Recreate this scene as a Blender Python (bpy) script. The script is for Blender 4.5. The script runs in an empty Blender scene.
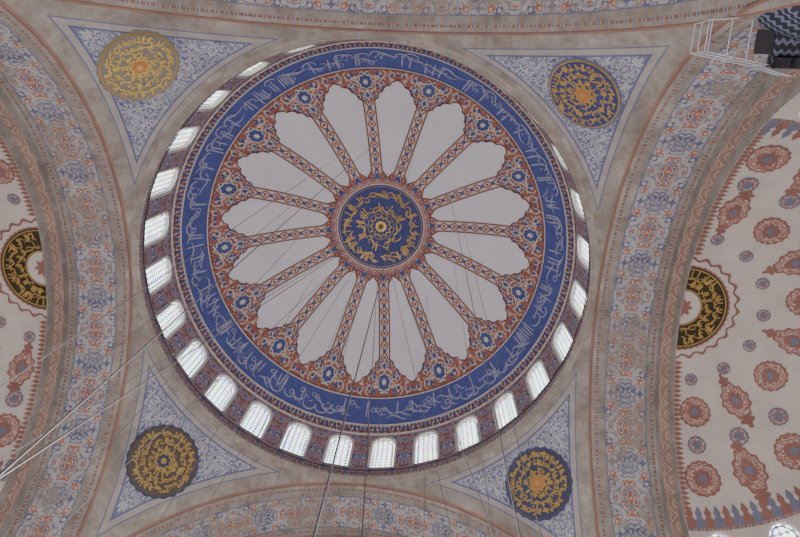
import bpy, math, random
import numpy as np
from mathutils import Vector, Matrix
ZO=1.6
pi=math.pi
random.seed(7)
def srgb(r,g,b):
    f=lambda c:(c/255/12.92) if c/255<=.04045 else ((c/255+.055)/1.055)**2.4
    return (f(r),f(g),f(b),1)
# ---------------------------------------------------------------- materials
MATS={}
class H:
    def __init__(s,name):
        s.m=bpy.data.materials.new(name);s.m.use_nodes=True;s.t=s.m.node_tree;s.t.nodes.clear()
        s.out=s.t.nodes.new('ShaderNodeOutputMaterial');MATS[name]=s.m
    def n(s,ty,**k):
        x=s.t.nodes.new(ty)
        for a,b in k.items(): setattr(x,a,b)
        return x
    def put(s,sock,v):
        if isinstance(v,bpy.types.NodeSocket): s.t.links.new(v,sock)
        else: sock.default_value=v
    def math(s,op,a,b=0.0,c=0.0):
        x=s.n('ShaderNodeMath',operation=op);s.put(x.inputs[0],a);s.put(x.inputs[1],b);s.put(x.inputs[2],c);return x.outputs[0]
    def mix(s,f,a,b,bt='MIX'):
        x=s.n('ShaderNodeMix',data_type='RGBA',blend_type=bt);s.put(x.inputs[0],f);s.put(x.inputs[6],a);s.put(x.inputs[7],b);return x.outputs[2]
    def uv(s):
        t=s.n('ShaderNodeTexCoord');p=s.n('ShaderNodeSeparateXYZ');s.t.links.new(t.outputs['UV'],p.inputs[0]);return p.outputs[0],p.outputs[1]
    def obj(s):
        t=s.n('ShaderNodeTexCoord');p=s.n('ShaderNodeSeparateXYZ');s.t.links.new(t.outputs['Object'],p.inputs[0]);return p.outputs[0],p.outputs[1],p.outputs[2],t.outputs['Object']
    def comb(s,x,y,z=0.0):
        c=s.n('ShaderNodeCombineXYZ');s.put(c.inputs[0],x);s.put(c.inputs[1],y);s.put(c.inputs[2],z);return c.outputs[0]
    def noise(s,vec,scale,detail=1.0,rough=.5):
        x=s.n('ShaderNodeTexNoise');s.put(x.inputs['Vector'],vec);x.inputs['Scale'].default_value=scale;x.inputs['Detail'].default_value=detail;x.inputs['Roughness'].default_value=rough;return x.outputs['Fac']
    def voro(s,vec,scale,rnd=1.0,feat='F1'):
        x=s.n('ShaderNodeTexVoronoi',feature=feat);s.put(x.inputs['Vector'],vec);x.inputs['Scale'].default_value=scale;x.inputs['Randomness'].default_value=rnd;return x
    def lt(s,a,b): return s.math('LESS_THAN',a,b)
    def gt(s,a,b): return s.math('GREATER_THAN',a,b)
    def band(s,a,lo,hi): return s.math('MULTIPLY',s.gt(a,lo),s.lt(a,hi))
    def fold(s,u,L): return s.math('PINGPONG',u,L/2)
    def grime(s,col,amt=.35,scale=.35):
        t=s.n('ShaderNodeTexCoord').outputs['Object']
        g=s.noise(t,scale,5,.68)
        g=s.math('MULTIPLY_ADD',g,amt*3.2,1-amt*1.6-.02);g=s.math('MAXIMUM',g,.25)
        c=s.n('ShaderNodeCombineColor');s.put(c.inputs[0],g);s.put(c.inputs[1],s.math('MULTIPLY',g,.99));s.put(c.inputs[2],s.math('MULTIPLY',g,.975))
        return s.mix(1.0,col,c.outputs[0],'MULTIPLY')
    def arab(s,U,V,field,vine,red,blue,cream,sc=1.6,seed=0.,lines=5.,lw=.1,fl=.36):
        v=s.comb(U,V,seed)
        n=s.noise(v,sc*.8,1.5)
        c=s.math('ABSOLUTE',s.math('SUBTRACT',s.math('FRACT',s.math('MULTIPLY',n,lines)),.5))
        col=s.mix(s.lt(c,lw),field,vine)
        vo=s.voro(v,sc,.75)
        d=vo.outputs['Distance'];sp=s.n('ShaderNodeSeparateColor');s.t.links.new(vo.outputs['Color'],sp.inputs[0])
        pc=s.mix(s.gt(sp.outputs[0],.5),red,blue)
        wob=s.math('MULTIPLY_ADD',s.noise(v,sc*4,0),.35,-.17)
        d=s.math('ADD',d,wob)
        col=s.mix(s.lt(d,fl),col,pc)
        col=s.mix(s.lt(d,fl*.62),col,cream)
        col=s.mix(s.lt(d,fl*.38),col,s.mix(s.gt(sp.outputs[0],.5),blue,red))
        return col
    def done(s,col,rough=.75,em=0.0,spec=.3,metal=0.0):
        b=s.n('ShaderNodeBsdfPrincipled');s.put(b.inputs['Base Color'],col);b.inputs['Roughness'].default_value=rough
        b.inputs['Metallic'].default_value=metal
        b.inputs['Specular IOR Level'].default_value=spec
        if em: s.put(b.inputs['Emission Color'],col);b.inputs['Emission Strength'].default_value=em
        s.t.links.new(b.outputs[0],s.out.inputs[0]);return s.m
CREAM=srgb(194,187,180);RED=srgb(142,90,82);DRED=srgb(118,74,70);BLUE=srgb(72,84,136);NAVY=srgb(52,60,104)
GOLD=srgb(172,146,88)
def plain(name,col,g=.15,sc=.5,**k):
    h=H(name);h.done(h.grime(col,g,sc),**k)
plain('plaster_white',srgb(206,207,214),.09,.25)
plain('plaster_cream',srgb(186,182,178),.2)
plain('red_paint',RED,.15);plain('dark_red_paint',DRED);plain('blue_paint',BLUE,.2);plain('navy_paint',NAVY,.2);plain('cream_paint',CREAM,.1)
plain('rust_paint',srgb(136,100,92),.25)
plain('script_pale',srgb(152,154,180),.15,1.);plain('band_blue',srgb(76,86,146),.25,1.2)
plain('medallion_blue',srgb(66,74,126),.2)
plain('gold_leaf',GOLD,.3,1.2,rough=.45,metal=.2);plain('bright_gold',srgb(206,180,104),.25,1.2,rough=.4,metal=.2)
plain('olive_ground',srgb(128,126,120),.2);plain('brown_ground',srgb(88,82,80),.3);plain('black_ground',srgb(54,50,36),.35,1.5)
plain('slate_ground',srgb(64,72,98),.3);plain('slate_light',srgb(110,114,136),.2)
plain('orange_paint',srgb(176,120,78),.2)
plain('cable_steel',srgb(110,108,112),.0,rough=.4);plain('white_metal',srgb(184,190,198),.0,rough=.4);plain('dark_metal',srgb(54,54,60),.0)
def stone(name,c0,c1,c2):
    h=H(name);x,y,z,o=h.obj();n1=h.noise(o,.5,6,.7);n2=h.noise(o,1.3,5,.7)
    n1=h.math('MULTIPLY_ADD',n1,2.2,-.6);n1=h.math('MINIMUM',h.math('MAXIMUM',n1,0.),1.)
    c=h.mix(n1,c0,c1);c=h.mix(h.math('MULTIPLY',h.gt(n2,.56),.6),c,c2);h.done(h.grime(c,.22,1.6))
stone('weathered_stone',srgb(112,108,103),srgb(172,169,165),srgb(136,124,112))
stone('warm_stone',srgb(118,114,109),srgb(166,162,156),srgb(136,124,113))
def orn(name,cyc,ph,field,vine,sc,seed,lines=6,lw=.16,fl=.4,red=RED,blue=BLUE,cream=CREAM,rad=10.):
    h=H(name);u,v=h.uv()
    uf=h.math('MULTIPLY',h.fold(h.math('ADD',u,-ph+40*2*pi/cyc),2*pi/cyc),rad)
    h.done(h.grime(h.arab(uf,v,field,vine,red,blue,cream,sc,seed,lines,lw,fl),.15))
PH=.10;PW=.115
orn('dome_ornament',16,PH,srgb(152,98,88),srgb(194,180,170),1.9,3.3,6,.16,.42)
orn('dome_border_ornament',56,PW,srgb(166,148,146),RED,1.9,1.3,6,.2,.5)
orn('drum_ornament',56,PW,srgb(148,144,162),srgb(152,104,98),2.6,8.1,6,.18,.5)
orn('centre_ornament',32,PH,srgb(156,104,94),srgb(194,178,166),2.6,2.2,6,.2,.4,rad=4.)
h=H('rib_pattern');u,v=h.uv()
a=h.math('ABSOLUTE',u);tri=h.math('PINGPONG',h.math('MULTIPLY',v,1.0),.35)
tri=h.math('MULTIPLY',tri,2.857)
col=h.mix(h.lt(h.math('ABSOLUTE',h.math('SUBTRACT',a,h.math('MULTIPLY',tri,.7))),.17),CREAM,RED)
col=h.mix(h.lt(h.math('ADD',a,tri),.42),col,BLUE)
col=h.mix(h.lt(h.math('ADD',a,h.math('SUBTRACT',1.0,tri)),.36),col,RED)
col=h.mix(h.gt(a,.74),col,srgb(180,158,150));col=h.mix(h.gt(a,.9),col,DRED);h.done(h.grime(col,.1))
h=H('dash_border');u,v=h.uv();w=h.math('FRACT',h.math('MULTIPLY',u,2.4))
col=h.mix(h.lt(w,.5),srgb(164,156,146),srgb(136,106,98));col=h.mix(h.band(w,.62,.84),col,srgb(100,106,134));h.done(h.grime(col,.3))
h=H('arch_floral');u,v=h.uv()
col=h.arab(h.fold(u,3.4),h.math('ABSOLUTE',v),srgb(166,167,169),srgb(126,130,148),srgb(162,108,84),srgb(92,103,138),srgb(190,184,176),2.0,5.2,6,.15,.40)
vv=h.math('ABSOLUTE',v);uu=h.math('SUBTRACT',h.math('MODULO',u,3.4),1.7)
dd=h.math('SQRT',h.math('ADD',h.math('MULTIPLY',uu,uu),h.math('MULTIPLY',vv,vv)))
ang=h.math('ARCTAN2',vv,uu);dd=h.math('ADD',dd,h.math('MULTIPLY',h.math('COSINE',h.math('MULTIPLY',ang,10.)),.04))
inner=h.arab(uu,vv,srgb(124,130,148),srgb(166,164,162),srgb(154,108,90),srgb(88,98,134),srgb(180,174,166),2.6,9.1,6,.16,.4)
col=h.mix(h.lt(dd,.55),col,inner);col=h.mix(h.band(dd,.51,.56),col,srgb(104,112,138))
hx,hy,hz,o=h.obj();wear=h.noise(o,.3,6,.75);w2=h.noise(o,2.2,3,.6)
wm=h.math('MULTIPLY',h.gt(wear,.54),h.math('MULTIPLY_ADD',h.gt(w2,.45),.3,.35))
col=h.mix(wm,col,srgb(142,131,118))
h.done(h.grime(col,.24,.8))
h=H('arch_border_ornament');u,v=h.uv()
col=h.arab(h.fold(u,1.1),v,srgb(146,122,114),srgb(174,164,154),srgb(138,98,88),srgb(92,98,128),srgb(178,168,158),2.4,1.2,6,.16,.4);h.done(h.grime(col,.3,.8))
h=H('pendentive_paint');x,y,z,o=h.obj()
ax=h.math('ABSOLUTE',x);ay=h.math('ABSOLUTE',y)
r=h.math('SQRT',h.math('ADD',h.math('MULTIPLY',x,x),h.math('MULTIPLY',y,y)))
e=h.math('MINIMUM',h.math('SUBTRACT',12.0,ax),h.math('SUBTRACT',12.0,ay))
e=h.math('MINIMUM',e,h.math('MULTIPLY',h.math('SUBTRACT',r,11.7),1.25))
U=h.math('ABSOLUTE',h.math('SUBTRACT',ax,ay))
fld=h.arab(U,h.math('MULTIPLY',r,1.3),srgb(168,171,177),srgb(110,118,148),srgb(124,122,142),srgb(90,101,140),srgb(178,178,181),2.7,4.4,7,.19,.4)
st=h.mix(h.math('MINIMUM',h.math('MAXIMUM',h.math('MULTIPLY_ADD',h.noise(o,.6,6,.7),2.2,-.6),0.),1.),srgb(110,106,101),srgb(170,166,160))
st=h.mix(h.math('MULTIPLY',h.gt(h.noise(o,1.4,5,.7),.57),.5),st,srgb(134,120,107))
col=h.mix(h.gt(e,.88),st,fld)
col=h.mix(h.band(e,.83,.90),col,srgb(96,105,140))
col=h.mix(h.band(e,.62,.83),col,srgb(158,155,152))
col=h.mix(h.band(e,.57,.62),col,srgb(108,115,140))
col=h.mix(h.band(e,.0,.08),col,srgb(138,116,106))
h.done(h.grime(col,.27,.9))
h=H('capital_zigzag');u,v=h.uv()
zz=h.math('SUBTRACT',v,h.math('PINGPONG',h.math('MULTIPLY',u,1.),.12));zz=h.math('FRACT',h.math('MULTIPLY',zz,3.2))
h.done(h.mix(h.lt(zz,.4),srgb(46,48,58),srgb(104,112,136)))
h=H('window_glass');u,v=h.uv()
vo=h.voro(h.comb(h.math('MULTIPLY',u,1.0),v,0.0),3.4,0.0);d=vo.outputs['Distance']
vc=h.voro(h.comb(u,v,0.0),2.2,1.0)
col=h.mix(.45,(1,1,1,1),vc.outputs['Color']);col=h.mix(h.gt(d,.44),col,srgb(96,108,124))
em=h.n('ShaderNodeEmission');h.put(em.inputs[0],h.mix(1.0,col,(.94,.98,1,1),'MULTIPLY'));em.inputs[1].default_value=5.0  # panes emit, standing in for daylight behind the glass
h.t.links.new(em.outputs[0],h.out.inputs[0])
h=H('carpet');x,y,z,o=h.obj();vo=h.voro(o,1.2,0.2)
h.done(h.mix(h.lt(vo.outputs['Distance'],.3),srgb(150,100,92),srgb(100,100,128)))
h=H('rosette_red');t=h.n('ShaderNodeTexCoord').outputs['Object']
n=h.noise(t,2.6,1);c=h.math('ABSOLUTE',h.math('SUBTRACT',h.math('FRACT',h.math('MULTIPLY',n,8)),.5))
h.done(h.mix(h.lt(c,.22),srgb(146,104,96),srgb(176,160,152)))
# ---------------------------------------------------------------- mesh buffer
class Buf:
    def __init__(s): s.v=[];s.f=[];s.m=[];s.uv=[];s.ms=[]
    def mi(s,m):
        if m not in s.ms: s.ms.append(m)
        return s.ms.index(m)
    def grid(s,S,us,vs,mat,uvf=None):
        k=len(s.v);nu=len(us);nv=len(vs);m=s.mi(mat)
        for u in us:
            for v in vs: s.v.append(tuple(S(u,v)))
        UV=[(uvf(u,v) if uvf else (u,v)) for u in us for v in vs]
        for i in range(nu-1):
            for j in range(nv-1):
                q=(i*nv+j,(i+1)*nv+j,(i+1)*nv+j+1,i*nv+j+1)
                s.f.append([k+a for a in q]);s.m.append(m);s.uv.extend(UV[a] for a in q)
    def strip(s,S,L,Rr,mat,n=1):
        k=len(s.v);m=s.mi(mat);c=n+1
        for l,r in zip(L,Rr):
            for j in range(c):
                t=j/n;s.v.append(tuple(S(l[0]*(1-t)+r[0]*t,l[1]*(1-t)+r[1]*t)))
        for i in range(len(L)-1):
            for j in range(n):
                s.f.append([k+i*c+j,k+i*c+j+1,k+(i+1)*c+j+1,k+(i+1)*c+j]);s.m.append(m);s.uv.extend([(0,0)]*4)
    def stroke(s,S,P,w,mat):
        L=[];Rr=[];n=len(P)
        for i in range(n):
            a=P[max(i-1,0)];b=P[min(i+1,n-1)];dx=b[0]-a[0];dy=b[1]-a[1];l=math.hypot(dx,dy) or 1
            ww=(w[i] if isinstance(w,(list,tuple)) else w)/2
            L.append((P[i][0]-dy/l*ww,P[i][1]+dx/l*ww));Rr.append((P[i][0]+dy/l*ww,P[i][1]-dx/l*ww))
        s.strip(S,L,Rr,mat)
    def disc(s,S,cx,cy,R,mat,R0=0.0,n=48,nr=2,f=None,sx=1.,sy=1.):
        f=f or (lambda a:1.0)
        s.grid(lambda a,t:S(cx+sx*math.cos(a)*(R0+(R-R0)*t)*(f(a) if R0==0 or t>0 else 1),cy+sy*math.sin(a)*(R0+(R-R0)*t)*(f(a) if R0==0 or t>0 else 1)),
               [2*pi*i/n for i in range(n+1)],[j/nr for j in range(nr+1)],mat,lambda a,t:(a*R,t*R))
    def obj(s,name,parent=None,smooth=True):
        me=bpy.data.meshes.new(name);me.from_pydata(s.v,[],s.f)
        for m in s.ms: me.materials.append(MATS[m])
        me.polygons.foreach_set('material_index',s.m);me.polygons.foreach_set('use_smooth',[smooth]*len(s.f))
        ul=me.uv_layers.new(name='UVMap');ul.data.foreach_set('uv',[c for p in s.uv for c in p]);me.update()
        o=bpy.data.objects.new(name,me);bpy.context.collection.objects.link(o)
        if parent: o.parent=parent
        return o
def lin(a,b,n): return [a+(b-a)*i/n for i in range(n+1)]
def empty(name):
    o=bpy.data.objects.new(name,None);bpy.context.collection.objects.link(o);return o
def script(buf,S,length,hgt,mat,sw=.1,rng=None,dens=1.0):
    rng=rng or random;x=0.0
    def ST(P,w): buf.stroke(S,[(a*hgt,b*hgt) for a,b in P],[q*hgt for q in w],mat)
    Lh=length/hgt
    while x<Lh-.3:
        k=rng.random()
        if k<.38:
            sl=rng.uniform(-.05,.08);t=rng.uniform(.82,1.0);b=rng.uniform(.1,.3)
            ST([(x+sl*i/4,b+(t-b)*i/4) for i in range(5)],[sw*.5,sw,sw,sw*1.2,sw*.5]);x+=rng.uniform(.14,.22)/dens
        elif k<.62:
            r=rng.uniform(.16,.26);cy=rng.uniform(.22,.5)
            ST([(x+r-r*math.cos(a),cy-r*math.sin(a)*.8) for a in lin(-.3,pi+.5,9)],[sw*(.4+.8*math.sin(pi*i/9)) for i in range(10)])
            if rng.random()<.7: ST([(x+r,cy+.12),(x+r+.09,cy+.17)],[sw,sw])
            x+=r*1.6/dens
        elif k<.8:
            L=rng.uniform(.5,1.0);cy=rng.uniform(.15,.7)
            ST([(x+L*t,cy+.1*math.sin(t*5)) for t in lin(0,1,8)],[sw*(.3+.9*math.sin(pi*i/8)) for i in range(9)]);x+=L*.45/dens
        else:
            r=.09;cy=rng.uniform(.3,.8)
            ST([(x+r+r*math.cos(a),cy+r*math.sin(a)) for a in lin(0,2*pi,8)],[sw*.7]*9)
            ST([(x+2*r,cy),(x+.3,cy-.2),(x+.45,cy-.22)],[sw*.6,sw,sw*.4]);x+=.24/dens
# ---------------------------------------------------------------- DOME
DC=31.85+ZO;DR=12.76
def dome(r,th,off=0.):
    ph=math.asin(min(1,r/DR));q=DR-off
    return (q*math.sin(ph)*math.sin(th),q*math.sin(ph)*math.cos(th),DC+q*math.cos(ph))
D=empty('central_dome')
b=Buf();TH=lin(0,2*pi,224)
def ringband(r0,r1,mat,n=4,off=0.): b.grid(lambda t,r:dome(r,t,off),TH,lin(r0,r1,n),mat)
ringband(12.0,11.70,'dome_border_ornament',4)
ringband(11.70,10.66,'band_blue',7)
ringband(10.66,3.6,'dome_ornament',22)
ringband(3.6,3.1,'centre_ornament',3)
ringband(3.1,.02,'medallion_blue',8)
b.obj('dome_shell',D)
b=Buf()
for r0,r1,m,o in [(12.0,11.94,'cream_paint',.05),(11.9,11.87,'dark_red_paint',.05),(11.80,11.78,'blue_paint',.05),(11.72,11.67,'cream_paint',.05),(10.72,10.67,'cream_paint',.05),(10.65,10.60,'dark_red_paint',.05),(3.14,3.06,'cream_paint',.05),(2.96,2.92,'gold_leaf',.05),(3.62,3.57,'dark_red_paint',.04),(.95,.91,'gold_leaf',.05)]:
    ringband(r0,r1,m,2,o)
for i in range(32):
    t=PH+i*2*pi/32
    S=lambda a,c,t=t:dome(3.6+c,t+a/3.8,.05)
    b.strip(S,[(-.24,-.05),(-.18,.14),(-.05,.28),(0,.38)],[(.24,-.05),(.18,.14),(.05,.28),(0,.38)],'red_paint' if i%2 else 'blue_paint')
    b.disc(S,0,.08,.08,'cream_paint',n=8,nr=1)
b.obj('dome_trim_rings',D)
hw=lambda r:pi*r/16-.37
prof=[(3.62,.0),(3.8,.12),(4.05,.36)]
rr=4.2
while rr<8.75: prof.append((rr,hw(rr)));rr+=.3
prof+=[(8.78,hw(8.78)),(8.92,1.3),(8.98,1.15),(9.2,1.14),(9.34,1.06),(9.42,.88),(9.6,.84),(9.74,.68),(9.8,.44),(9.98,.36),(10.14,.0)]
b=Buf();bo=Buf();br=Buf()
for i in range(16):
    tc=PH+(i+.5)*2*pi/16
    S=lambda a,r,tc=tc:dome(r,tc+a/r,.06)
    b.strip(S,[(-w,r) for r,w in prof],[(w,r) for r,w in prof],'plaster_white',8)
    S2=lambda a,r,tc=tc:dome(r,tc+a/r,.09)
    for sgn in(-1,1):
        bo.stroke(S2,[(sgn*w,r) for r,w in prof],.07,'dark_red_paint')
    tr=PH+i*2*pi/16
    S3=lambda a,r,tr=tr:dome(r,tr+a/r,.08)
    br.grid(lambda a,r,S3=S3:S3(a*.36,r),lin(-1,1,4),lin(3.95,8.8,16),'rib_pattern')
    S4=lambda a,c,tr=tr:dome(10.0+c,tr+a/10.,.10)
    bo.disc(S4,0,0,.46,'cream_paint',n=32,nr=1,f=lambda a:1+.12*math.cos(8*a))
    S5=lambda a,c,tr=tr:dome(10.0+c,tr+a/10.,.12)
    bo.disc(S5,0,0,.38,'blue_paint',n=32,nr=1,f=lambda a:1+.1*math.cos(8*a))
    S6=lambda a,c,tr=tr:dome(10.0+c,tr+a/10.,.14)
    bo.disc(S6,0,0,.15,'cream_paint',n=16,nr=1,f=lambda a:1+.3*math.cos(6*a))
    for c,w,hh,m in [(-.8,.26,.3,'cream_paint'),(-.8,.16,.2,'blue_paint')]:
        SS=S4 if m=='cream_paint' else S5
        bo.strip(SS,[(0,c-hh),(-w,c),(0,c+hh)],[(0,c-hh),(w,c),(0,c+hh)],m)
    for sg in(-1,1):
        for (cx,cy,R,q) in [(.68,-.25,.18,1),(.95,.3,.2,-1),(1.6,.4,.16,1)]:
            bo.stroke(S4,[(sg*(cx+R*(1-t*.45/4)*math.cos(q*t)),cy+R*(1-t*.45/4)*math.sin(q*t)) for t in lin(-.5,5,12)],.06,'cream_paint')
        bo.disc(S5,sg*.68,-.25,.09,'blue_paint',n=8,nr=1);bo.disc(S5,sg*.95,.3,.09,'blue_paint',n=8,nr=1);bo.disc(S5,sg*1.6,.4,.09,'blue_paint',n=8,nr=1)
b.obj('petal_panels',D);bo.obj('petal_outlines',D);br.obj('ribs',D)
b=Buf()
SB=lambda s,t:dome(11.62-.86*(t/1.66),s/11.2,.05)
script(b,SB,2*pi*11.2-.5,1.66,'script_pale',.055,random.Random(3),1.7)
b.obj('inscription_band',D)
b=Buf()
script(b,lambda s,t:dome(1.9+t,-s/2.4,.07),2*pi*2.4-.1,1.0,'gold_leaf',.085,random.Random(5),1.5)
script(b,lambda s,t:dome(.95+t,-s/1.4,.07),2*pi*1.4-.1,.95,'gold_leaf',.085,random.Random(6),1.4)
SM=lambda x,y,o=.08:dome(max(.001,math.hypot(x,y)),math.atan2(x,y),o)
b.disc(lambda x,y:SM(x,y,.07),0,0,.74,'gold_leaf',n=48,f=lambda a:1+.15*math.cos(12*a))
b.disc(lambda x,y:SM(x,y,.1),0,0,.62,'medallion_blue',n=48,f=lambda a:1+.15*math.cos(12*a))
b.disc(lambda x,y:SM(x,y,.13),0,0,.4,'bright_gold',n=32)
b.disc(lambda x,y:SM(x,y,.16),0,0,.2,'orange_paint',n=24)
b.obj('central_medallion',D)
b=Buf()
prf=[(.2,-.13),(.18,-.3),(.1,-.42),(.06,-.6),(.1,-.75),(.06,-.9),(.0,-.92)]
b.grid(lambda t,k:(prf[int(k)][0]*math.cos(t),prf[int(k)][0]*math.sin(t),DC+DR+prf[int(k)][1]),lin(0,2*pi,16),list(range(7)),'gold_leaf')
b.obj('chandelier_hook',D)
def bay(bw,bg,bt,S,sc,W,t0,t1,w,tb,ts,mw,mr='plaster_cream',trim=.13,dep=.45,point=1.1,N=12):
    arch=lambda s:ts+math.sqrt(max(0,(w/2)**2-(s-sc)**2))*point
    S0=lambda s,t:S(s,t,0.)
    for a0,a1 in((sc-W/2,sc-w/2),(sc+w/2,sc+W/2)): bw.grid(S0,lin(a0,a1,2),lin(t0,t1,6),mw)
    cols=[sc-w/2*math.cos(pi*i/N) for i in range(N+1)]
    bw.grid(lambda s,k:S0(s,t0+(tb-t0)*k),cols,lin(0,1,2),mw,lambda s,k:(s,t0+(tb-t0)*k))
    bw.grid(lambda s,k:S0(s,arch(s)+(t1-arch(s))*k),cols,lin(0,1,2),mw,lambda s,k:(s,arch(s)+(t1-arch(s))*k))
    out=[(sc-w/2,tb),(sc-w/2,(tb+ts)/2),(sc-w/2,ts)]+[(s,arch(s)) for s in cols[1:-1]]+[(sc+w/2,ts),(sc+w/2,(tb+ts)/2),(sc+w/2,tb),(sc-w/2,tb)]
    bw.grid(lambda i,d:S(out[int(i)][0],out[int(i)][1],-d),list(range(len(out))),[0,dep],mr)
    bg.grid(lambda s,k:S(s,tb+(arch(s)-tb)*k,-dep*.8),cols,lin(0,1,5),'window_glass',lambda s,k:(s-sc*.83,tb+(arch(s)-tb)*k))
    bt.stroke(lambda s,t:S(s,t,-dep*.7),[(sc+(p[0]-sc)*.80,tb+.12+(p[1]-tb)*.90) for p in out],.06,'slate_light')
    bt.stroke(lambda s,t:S(s,t,.04),[(sc+(p[0]-sc)*(1+trim/w),p[1]+(trim*.5 if p[1]>ts else 0)) for p in out[:-1]],trim,'cream_paint')
bw=Buf();bt=Buf();RW=12.0;zr=31.14+ZO
Sd=lambda s,t,d:((RW-d)*math.sin(s/RW),(RW-d)*math.cos(s/RW),t)
Wb=2*pi*RW/28
for k in range(28):
    bg=Buf();bay(bw,bg,bt,Sd,(PW+k*2*pi/28)*RW,Wb,zr+.35,DC+math.sqrt(DR**2-RW**2),1.42,zr+1.5,zr+4.0,'drum_ornament',dep=.3,point=1.15)
    bg.obj('window_%d'%(k+1),D)
for i,u in enumerate(bw.uv):
    bw.uv[i]=(u[0]/RW,u[1])
bw.obj('drum_wall',D);bt.obj('window_surrounds',D)
b=Buf()
cp=[(12.05,-.22,'warm_stone'),(11.78,-.12,'warm_stone'),(11.70,-.02,'warm_stone'),(11.62,.0,'dash_border'),(11.60,.16,'warm_stone'),(11.66,.22,'warm_stone'),(11.66,.30,'warm_stone'),(11.8,.36,'warm_stone'),(12.02,.36,'warm_stone')]
for (r0,z0,m),(r1,z1,_) in zip(cp,cp[1:]):
    b.grid(lambda t,k:((r0+(r1-r0)*k)*math.sin(t),(r0+(r1-r0)*k)*math.cos(t),zr+z0+(z1-z0)*k),TH,[0,1],m,lambda t,k:(t*12,k))
b.obj('drum_cornice',D)
b=Buf()
for zz in (.75,):
    b.grid(lambda t,a:((11.72+.03*math.cos(a))*math.sin(t),(11.72+.03*math.cos(a))*math.cos(t),zr+zz+.03*math.sin(a)),TH,lin(0,2*pi,5),'dark_metal')
for k in range(84):
    t=k*2*pi/84
    b.grid(lambda a,z:(11.72*math.sin(t)+.015*math.cos(a),11.72*math.cos(t)+.015*math.sin(a),zr+z),lin(0,2*pi,4),[.3,.75],'dark_metal')
b.obj('gallery_rail',D)
# ---------------------------------------------------------------- PENDENTIVES
PC=18.6+ZO;A=12.0;PR=math.sqrt(11.75**2+12.54**2)
def pend_grid():
    b=Buf();rs=lin(11.75,12.0,2)[:-1]+lin(12.0,math.sqrt(2)*A-.002,36)
    def S(k,r):
        p0=math.acos(min(1,A/r)) if r>A else 0
        ph=p0+(pi/2-2*p0)*k
        return (r*math.cos(ph),r*math.sin(ph),PC+math.sqrt(PR*PR-r*r))
    b.grid(S,lin(0,1,48),rs,'pendentive_paint');return b
def sphmap(C,R,n,up):
    n=Vector(n).normalized();e2=(Vector(up)-n*n.dot(Vector(up))).normalized();e1=e2.cross(n)
    def f(a,c,off=0.):
        d=(n+e1*(a/R)+e2*(c/R)).normalized();return tuple(Vector(C)+d*(R-off))
    return f
first=None
for q in range(4):
    if first is None: first=pend_grid().obj('pendentive')
    else:
        c=bpy.data.objects.new('pendentive',first.data);bpy.context.collection.objects.link(c);c.rotation_euler=(0,0,q*pi/2)
def medallion(sx,sy,rp,R,ground,ring,edge,letter,cen,seed):
    z=math.sqrt(PR*PR-rp*rp);n=(sx*rp*.7071,sy*rp*.7071,z)
    f=sphmap((0,0,PC),PR,n,(-sx,-sy,.0));b=Buf();rg=random.Random(seed)
    F=lambda o:(lambda a,c:f(a,c,o))
    b.disc(F(.05),0,0,R,ring,n=96,nr=5,f=lambda a:1+.02*math.cos(24*a))
    b.disc(F(.08),0,0,R*.95,edge,n=64,nr=5)
    b.disc(F(.11),0,0,R*.91,ground,n=64,nr=5)
    for R0,R1 in((.22,.46),(.44,.68),(.66,.9)):
        rm=R*(R0+R1)/2
        script(b,lambda s,t,R0=R0,rm=rm:f(math.cos(-s/rm)*(R*R0+t),math.sin(-s/rm)*(R*R0+t),.15),2*pi*rm-.05,R*(R1-R0)*1.0,letter,.15,rg,1.3)
    b.disc(F(.16),0,0,R*.24,letter,n=48,f=lambda a:1+.12*math.cos(8*a));b.disc(F(.18),0,0,R*.18,cen,n=32,f=lambda a:1+.12*math.cos(8*a));b.disc(F(.2),0,0,R*.08,letter,n=24)
    b.obj('calligraphy_medallion')
medallion(-1,-1,14.0,1.8,'olive_ground','olive_ground','gold_leaf','bright_gold','orange_paint',11)
medallion(1,-1,13.7,1.78,'medallion_blue','slate_light','gold_leaf','gold_leaf','orange_paint',12)
medallion(-1,1,13.95,1.88,'brown_ground','slate_ground','brown_ground','gold_leaf','slate_ground',13)
medallion(1,1,13.8,1.85,'slate_ground','medallion_blue','brown_ground','gold_leaf','orange_paint',14)
# ---------------------------------------------------------------- GREAT ARCHES
def arch_mesh():
    b=Buf()
    pr=[(0,12.32,'rust_paint'),(.05,12.24,'warm_stone'),(.22,12.2,'dash_border'),(.34,12.2,'weathered_stone'),(.7,12.2,'slate_light'),(.75,12.2,'arch_floral'),(2.75,12.2,'slate_light'),(2.8,12.2,'weathered_stone'),(3.0,12.2,'dash_border'),(3.12,12.2,'weathered_stone'),(3.25,12.2,'weathered_stone'),(3.25,11.72,'arch_border_ornament'),(3.73,11.72,'weathered_stone'),(3.73,11.08,None)]
    al=lin(-pi/2,pi/2,96)
    N=len(al)
    def S(i,d,r):
        if i<0: return (A+d,-r,PC*(1+i/3.))
        if i>N-1: return (A+d,r,PC*(1-(i-N+1)/3.))
        a=al[int(i)];return (A+d,r*math.sin(a),PC+r*math.cos(a))
    for (d0,r0,m),(d1,r1,_) in zip(pr,pr[1:]):
        nn=4 if m=='arch_floral' else 1
        b.grid(lambda i,k:S(i,d0+(d1-d0)*k,r0+(r1-r0)*k),list(range(-3,N+3)),lin(0,1,nn),m,lambda i,k:((i+3)*.402,(d0+(d1-d0)*k)-(1.75 if m=='arch_floral' else 0)+(abs(r1-r0)*k)))
    return b
SC=(A+3.73,0,PC);SR=11.08
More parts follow.
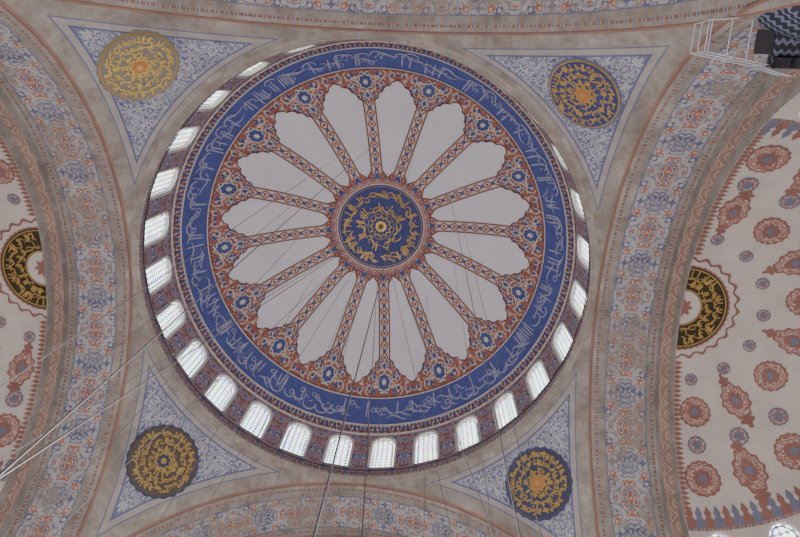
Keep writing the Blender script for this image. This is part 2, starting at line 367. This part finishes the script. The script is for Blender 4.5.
def semi():
    E=empty('semi_dome')
    b=Buf();rad=math.radians
    def P(az,th,off=0.):
        q=SR-off;return (SC[0]+q*math.sin(th)*math.cos(az),q*math.sin(th)*math.sin(az),SC[2]+q*math.cos(th))
    AZ=lin(-pi/2,pi/2,96)
    T0=rad(54);T1=rad(68)
    b.grid(lambda a,t:P(a,t),AZ,lin(.001,T0,28),'plaster_cream')
    bt=Buf();bg=Buf();NB=11;TM=rad(60);rm=SR*math.sin(TM)
    Sw=lambda s,t,d:P(s/rm,pi/2-t/SR,d)
    for k in range(NB):
        az=-pi/2+(k+.5)*pi/NB
        bay(b,bg,bt,Sw,az*rm,pi*rm/NB,SR*(pi/2-T1),SR*(pi/2-T0),1.3,SR*(pi/2-T1)+.2,SR*(pi/2-T1)+1.75,'plaster_cream')
    b.grid(lambda a,t:P(a,t),AZ,lin(T1,pi/2,8),'arch_floral',lambda a,t:(a*SR,t*SR))
    b.obj('semi_dome_shell',E);bt.obj('semi_dome_window_surrounds',E);bg.obj('semi_dome_windows',E)
    d=Buf()
    def halfring(r0,r1,m,o,f=None):
        d.grid(lambda a,t:P(a,(r0+(r1-r0)*t)*((f(a) if f and t>.5 else 1))/SR,o),AZ,[0,.5,1],m)
    halfring(.02,2.55,'rust_paint',.03,lambda a:1+.04*math.cos(24*a))
    halfring(.02,2.42,'plaster_cream',.05,lambda a:1+.03*math.cos(24*a))
    halfring(.02,2.2,'rust_paint',.06,lambda a:1+.02*math.cos(24*a))
    halfring(.02,2.08,'black_ground',.08)
    halfring(1.96,2.02,'gold_leaf',.10);halfring(.88,.94,'gold_leaf',.10)
    halfring(.02,.85,'plaster_cream',.10);halfring(.02,.4,'rust_paint',.12,lambda a:1+.2*math.cos(8*a))
    script(d,lambda s,t:P(-pi/2+s/1.7,(1.42+t)/SR,.12),pi*1.7-.1,.54,'gold_leaf',.11,random.Random(9),1.5)
    script(d,lambda s,t:P(-pi/2+s/1.2,(.96+t)/SR,.12),pi*1.2-.1,.5,'gold_leaf',.11,random.Random(19),1.5)
    def local(az,th):
        def f(a,c,off): return P(az+a/(SR*math.sin(th)),th+c/SR,off)
        return f
    def F(f,o): return lambda a,c:f(a,c,o)
    def roundel(az,th,R):
        f=local(az,th)
        d.disc(F(f,.03),0,0,R,'rust_paint',n=48,nr=1,f=lambda a:1+.05*math.cos(16*a))
        d.disc(F(f,.05),0,0,R*.88,'rosette_red',n=32,nr=1,f=lambda a:1+.04*math.cos(12*a))
        d.disc(F(f,.07),0,0,R*.5,'rust_paint',n=32,nr=1,f=lambda a:1+.12*math.cos(8*a))
        d.disc(F(f,.09),0,0,R*.24,'slate_light',n=24,nr=1,f=lambda a:1+.2*math.cos(6*a))
    def small(az,th,R):
        f=local(az,th)
        d.disc(F(f,.03),0,0,R,'slate_light',n=32,nr=1,f=lambda a:1+.06*math.cos(12*a))
        d.disc(F(f,.05),0,0,R*.8,'rosette_red',n=24,nr=1,f=lambda a:1+.12*math.cos(8*a))
        d.disc(F(f,.07),0,0,R*.5,'slate_light',n=24,nr=1,f=lambda a:1+.15*math.cos(6*a))
    def cart(az,th,R):
        f=local(az,th)
        g=lambda a:(1+.08*math.cos(10*a))*(1+.28*abs(math.sin(a))**6)
        d.disc(F(f,.03),0,0,R,'rust_paint',n=60,nr=1,f=g,sx=.86)
        d.disc(F(f,.05),0,0,R*.88,'rosette_red',n=60,nr=1,f=g,sx=.84)
        d.disc(F(f,.07),0,0,R*.5,'rust_paint',n=60,nr=1,f=g,sx=.8)
        d.disc(F(f,.09),0,0,R*.24,'slate_light',n=24,nr=1,f=lambda a:1+.2*math.cos(4*a))
        for sg in(-1,1):
            d.disc(F(f,.03),0,sg*R*1.45,R*.34,'rust_paint',n=20,nr=1,f=lambda a:1+.25*math.cos(4*a))
            d.disc(F(f,.03),0,sg*R*1.85,R*.13,'rust_paint',n=12,nr=1)
    rings=[(19,7,'s',.3,0),(27,8,'cr',.72,0),(35,10,'s',.42,0),(43,11,'rc',.82,0)]
    for th,n,k,R,o in rings:
        for i in range(n):
            az=-pi/2+(i+.5)*pi/n;t=rad(th)
            kk=k[i%len(k)]
            (roundel if kk=='r' else small if kk=='s' else cart)(az,t,R)
    nf=66
    for i in range(nf):
        az=-pi/2+(i+.5)*pi/nf;f=local(az,rad(52.5))
        w=.2;d.strip(F(f,.04),[(-w,.35),(-w,.0),(-w*.5,-.12),(-w*.8,-.3),(0,-.62)],[(w,.35),(w,.0),(w*.5,-.12),(w*.8,-.3),(0,-.62)],'rust_paint' if i%2 else 'slate_light')
    d.grid(lambda a,t:P(a,t,.04),AZ,[rad(54.2),rad(55)],'dash_border',lambda a,t:(a*SR,t))
    for sg in(-1,1):
        for i in range(34):
            th=rad(14)+(rad(54)-rad(14))*(i+.5)/34
            c=SR*(rad(54)-rad(14))/34/2*.8
            pts=lambda s:[(0,th*SR+s*c),(.18,th*SR+s*c),(.26,th*SR+s*c*.5),(.38,th*SR)]
            Sx=lambda x,l:P(sg*(pi/2-x/(SR*math.sin(l/SR))),l/SR,.04)
            d.strip(Sx,pts(-1),pts(1),'rust_paint')
    d.obj('semi_dome_ornament',E)
    w=Buf();NBw=5
    def Pw(s,t,dd):
        a=s/SR;return (SC[0]+(SR-dd)*math.cos(a),(SR-dd)*math.sin(a),t)
    for k in range(NBw):
        sc=(-pi/2+(k+.5)*pi/NBw)*SR;W=pi*SR/NBw;wd=W-1.6;ts=10.5;t0=0;t1=PC
        arch=lambda s:ts+math.sqrt(max(0,(wd/2)**2-(s-sc)**2))*1.15
        for a0,a1 in((sc-W/2,sc-wd/2),(sc+wd/2,sc+W/2)): w.grid(lambda s,t:Pw(s,t,0),lin(a0,a1,3),[t0,t1],'weathered_stone')
        cols=[sc-wd/2*math.cos(pi*i/16) for i in range(17)]
        w.grid(lambda s,k2:Pw(s,arch(s)+(t1-arch(s))*k2,0),cols,[0,1],'weathered_stone')
    w.obj('apse_wall',E)  # out of view; arches shaped open to let sky light in
    return E
for q in range(4):
    if q==0:
        am=arch_mesh().obj('great_arch')
        E=semi();kids=list(E.children)
    else:
        c=bpy.data.objects.new('great_arch',am.data);bpy.context.collection.objects.link(c);c.rotation_euler=(0,0,q*pi/2)
        E=empty('semi_dome')
        for k in kids:
            c=bpy.data.objects.new(k.name,k.data);bpy.context.collection.objects.link(c);c.parent=E
        E.rotation_euler=(0,0,q*pi/2)
# ---------------------------------------------------------------- PIERS
def pier():
    b=Buf();n=144
    def S(t,k):
        hs=[0,1.2,1.3,20.8,21.0,21.6,22.0,22.6]
        rs=[2.85,2.85,2.6,2.6,2.9,2.9,3.05,3.05];fl=[0,0,1,1,0,0,0,0]
        k=int(k);r=rs[k]-(.12*abs(math.sin(t*12)) if fl[k] else 0)
        return (14.45+r*math.cos(t),14.45+r*math.sin(t),hs[k])
    b.grid(S,lin(0,2*pi,n),[0,1,2,3],'warm_stone');b.grid(S,lin(0,2*pi,n),[3,4,5,6,7],'capital_zigzag',lambda t,k:(t*3,[0,1,2,20.8,21,21.6,22,22.6][int(k)]));return b
pm=pier().obj('fluted_pier')
for q in (1,2,3):
    c=bpy.data.objects.new('fluted_pier',pm.data);bpy.context.collection.objects.link(c);c.rotation_euler=(0,0,q*pi/2)
def tube(b,p,q,r,mat,n=6):
    p=Vector(p);q=Vector(q);d=(q-p).normalized();e=d.orthogonal().normalized();g=d.cross(e)
    b.grid(lambda a,k:p+(q-p)*k+e*(r*math.cos(a))+g*(r*math.sin(a)),lin(0,2*pi,n),[0,1],mat)
def box(b,c,s,mat):
    c=Vector(c);s=Vector(s)/2
    for ax in range(3):
        u=(ax+1)%3;v=(ax+2)%3
        for sg in(-1,1):
            def S(i,j):
                p=[0,0,0];p[ax]=c[ax]+sg*s[ax];p[u]=c[u]+i*s[u];p[v]=c[v]+j*s[v];return p
            b.grid(S,[-1,1],[-1,1],mat,lambda i,j:(i*s[u],j*s[v]))
b=Buf();zg=22.6
box(b,(14.3,-11.5,zg+.1),(1.9,1.7,.3),'capital_zigzag')
box(b,(13.05,-11.35,zg),(.5,.7,.1),'dark_metal')
for k in range(3): tube(b,(11.4+.6*k,-11.95,zg+.02),(11.4+.6*k,-10.96+.08*k,zg+.02),.02,'white_metal')
for k in range(4): box(b,(13.6+.5*k,-10.75,zg-.15-.12*k),(.4,.3,.35),'dark_metal')
for px,py in((11.3,-11.9),(11.3,-11.0),(12.2,-10.85),(13.3,-10.7)): tube(b,(px,py,zg),(px,py,zg+1.1),.026,'white_metal')
for zz in(0,.55,1.1):
    tube(b,(11.3,-11.0,zg+zz),(13.3,-10.7,zg+zz),.024,'white_metal');tube(b,(11.3,-11.0,zg+zz),(11.3,-11.9,zg+zz),.024,'white_metal')
tube(b,(11.3,-11.9,zg),(13.0,-12.1,zg),.026,'white_metal')
tube(b,(12.9,-10.6,zg),(12.9,-10.3,zg-1.6),.026,'white_metal');tube(b,(13.25,-10.6,zg),(13.25,-10.3,zg-1.6),.026,'white_metal')
for i in range(6): tube(b,(12.9,-10.6+.05*i,zg-.27*i),(13.25,-10.6+.05*i,zg-.27*i),.022,'white_metal')
b.obj('maintenance_gallery')
# ---------------------------------------------------------------- floor, chandelier, cables
b=Buf();b.grid(lambda x,y:(x,y,0),lin(-34,34,8),lin(-34,34,8),'carpet');b.obj('floor')
CH=empty('ring_chandelier');C=Buf();RC=(2.5,4.2,5.8)
def ringtube(b,R,z,r,mat):
    b.grid(lambda t,a:((R+r*math.cos(a))*math.cos(t),(R+r*math.cos(a))*math.sin(t),z+r*math.sin(a)),lin(0,2*pi,64),lin(0,2*pi,6),mat)
for R in RC: ringtube(C,R,4.6,.05,'dark_metal')
for k in range(8):
    a=k*pi/4+.2;tube(C,(RC[0]*math.cos(a),RC[0]*math.sin(a),4.6),(RC[2]*math.cos(a),RC[2]*math.sin(a),4.6),.04,'dark_metal')
for R,n in zip(RC,(10,16,24)):
    for k in range(n):
        a=2*pi*k/n
        C.grid(lambda t,u:(R*math.cos(a)+.1*math.sin(u)*math.cos(t),R*math.sin(a)+.1*math.sin(u)*math.sin(t),4.45-.13*math.cos(u)),lin(0,2*pi,8),lin(0,pi,5),'white_metal')
C.obj('chandelier_frame',CH)
b=Buf();zt=DC+DR-.9
for k in range(9):
    a=k*2*pi/9+.3;tube(b,(.08*math.cos(a),.08*math.sin(a),zt),(5.8*math.cos(a),5.8*math.sin(a),4.6),.011,'cable_steel',4)
for k in range(12):
    a=k*2*pi/12+.15;r=5.75
    p=dome(r,a);tube(b,p,(p[0],p[1],4.6),.012,'cable_steel',4)
b.obj('chandelier_cables',CH)
# ---------------------------------------------------------------- light
w=bpy.data.worlds.new('sky');bpy.context.scene.world=w;w.use_nodes=True
w.node_tree.nodes['Background'].inputs[0].default_value=(.88,.94,1,1);w.node_tree.nodes['Background'].inputs[1].default_value=.9
for a in range(6):
    t=a*pi/3+.3
    l=bpy.data.lights.new('lamp','POINT');l.energy=3500;l.shadow_soft_size=.8;l.color=(1,.975,.95)
    o=bpy.data.objects.new('chandelier_lamp',l);o.location=(5*math.cos(t),5*math.sin(t),5.2);bpy.context.collection.objects.link(o);o.parent=CH
# ---------------------------------------------------------------- camera
f,a_,b_,c_,cx,cy=632.5,.2700,.03,.06,2.91,-9.28
ca,sa=math.cos(a_),math.sin(a_);cb,sb=math.cos(b_),math.sin(b_);cc,sc=math.cos(c_),math.sin(c_)
Mx=np.array([[cc,-sc,0],[sc,cc,0],[0,0,1]])@np.array([[cb,0,sb],[0,1,0],[-sb,0,cb]])@np.array([[1,0,0],[0,ca,-sa],[0,sa,ca]])
cam=bpy.data.cameras.new('camera');co=bpy.data.objects.new('camera',cam);bpy.context.collection.objects.link(co)
r0,r1,r2=Mx
co.matrix_world=Matrix(((r0[0],-r1[0],-r2[0],cx),(r0[1],-r1[1],-r2[1],cy),(r0[2],-r1[2],-r2[2],ZO),(0,0,0,1)))
cam.sensor_width=36;cam.lens=f/800*36;cam.clip_end=500;cam.clip_start=.05
bpy.context.scene.camera=co
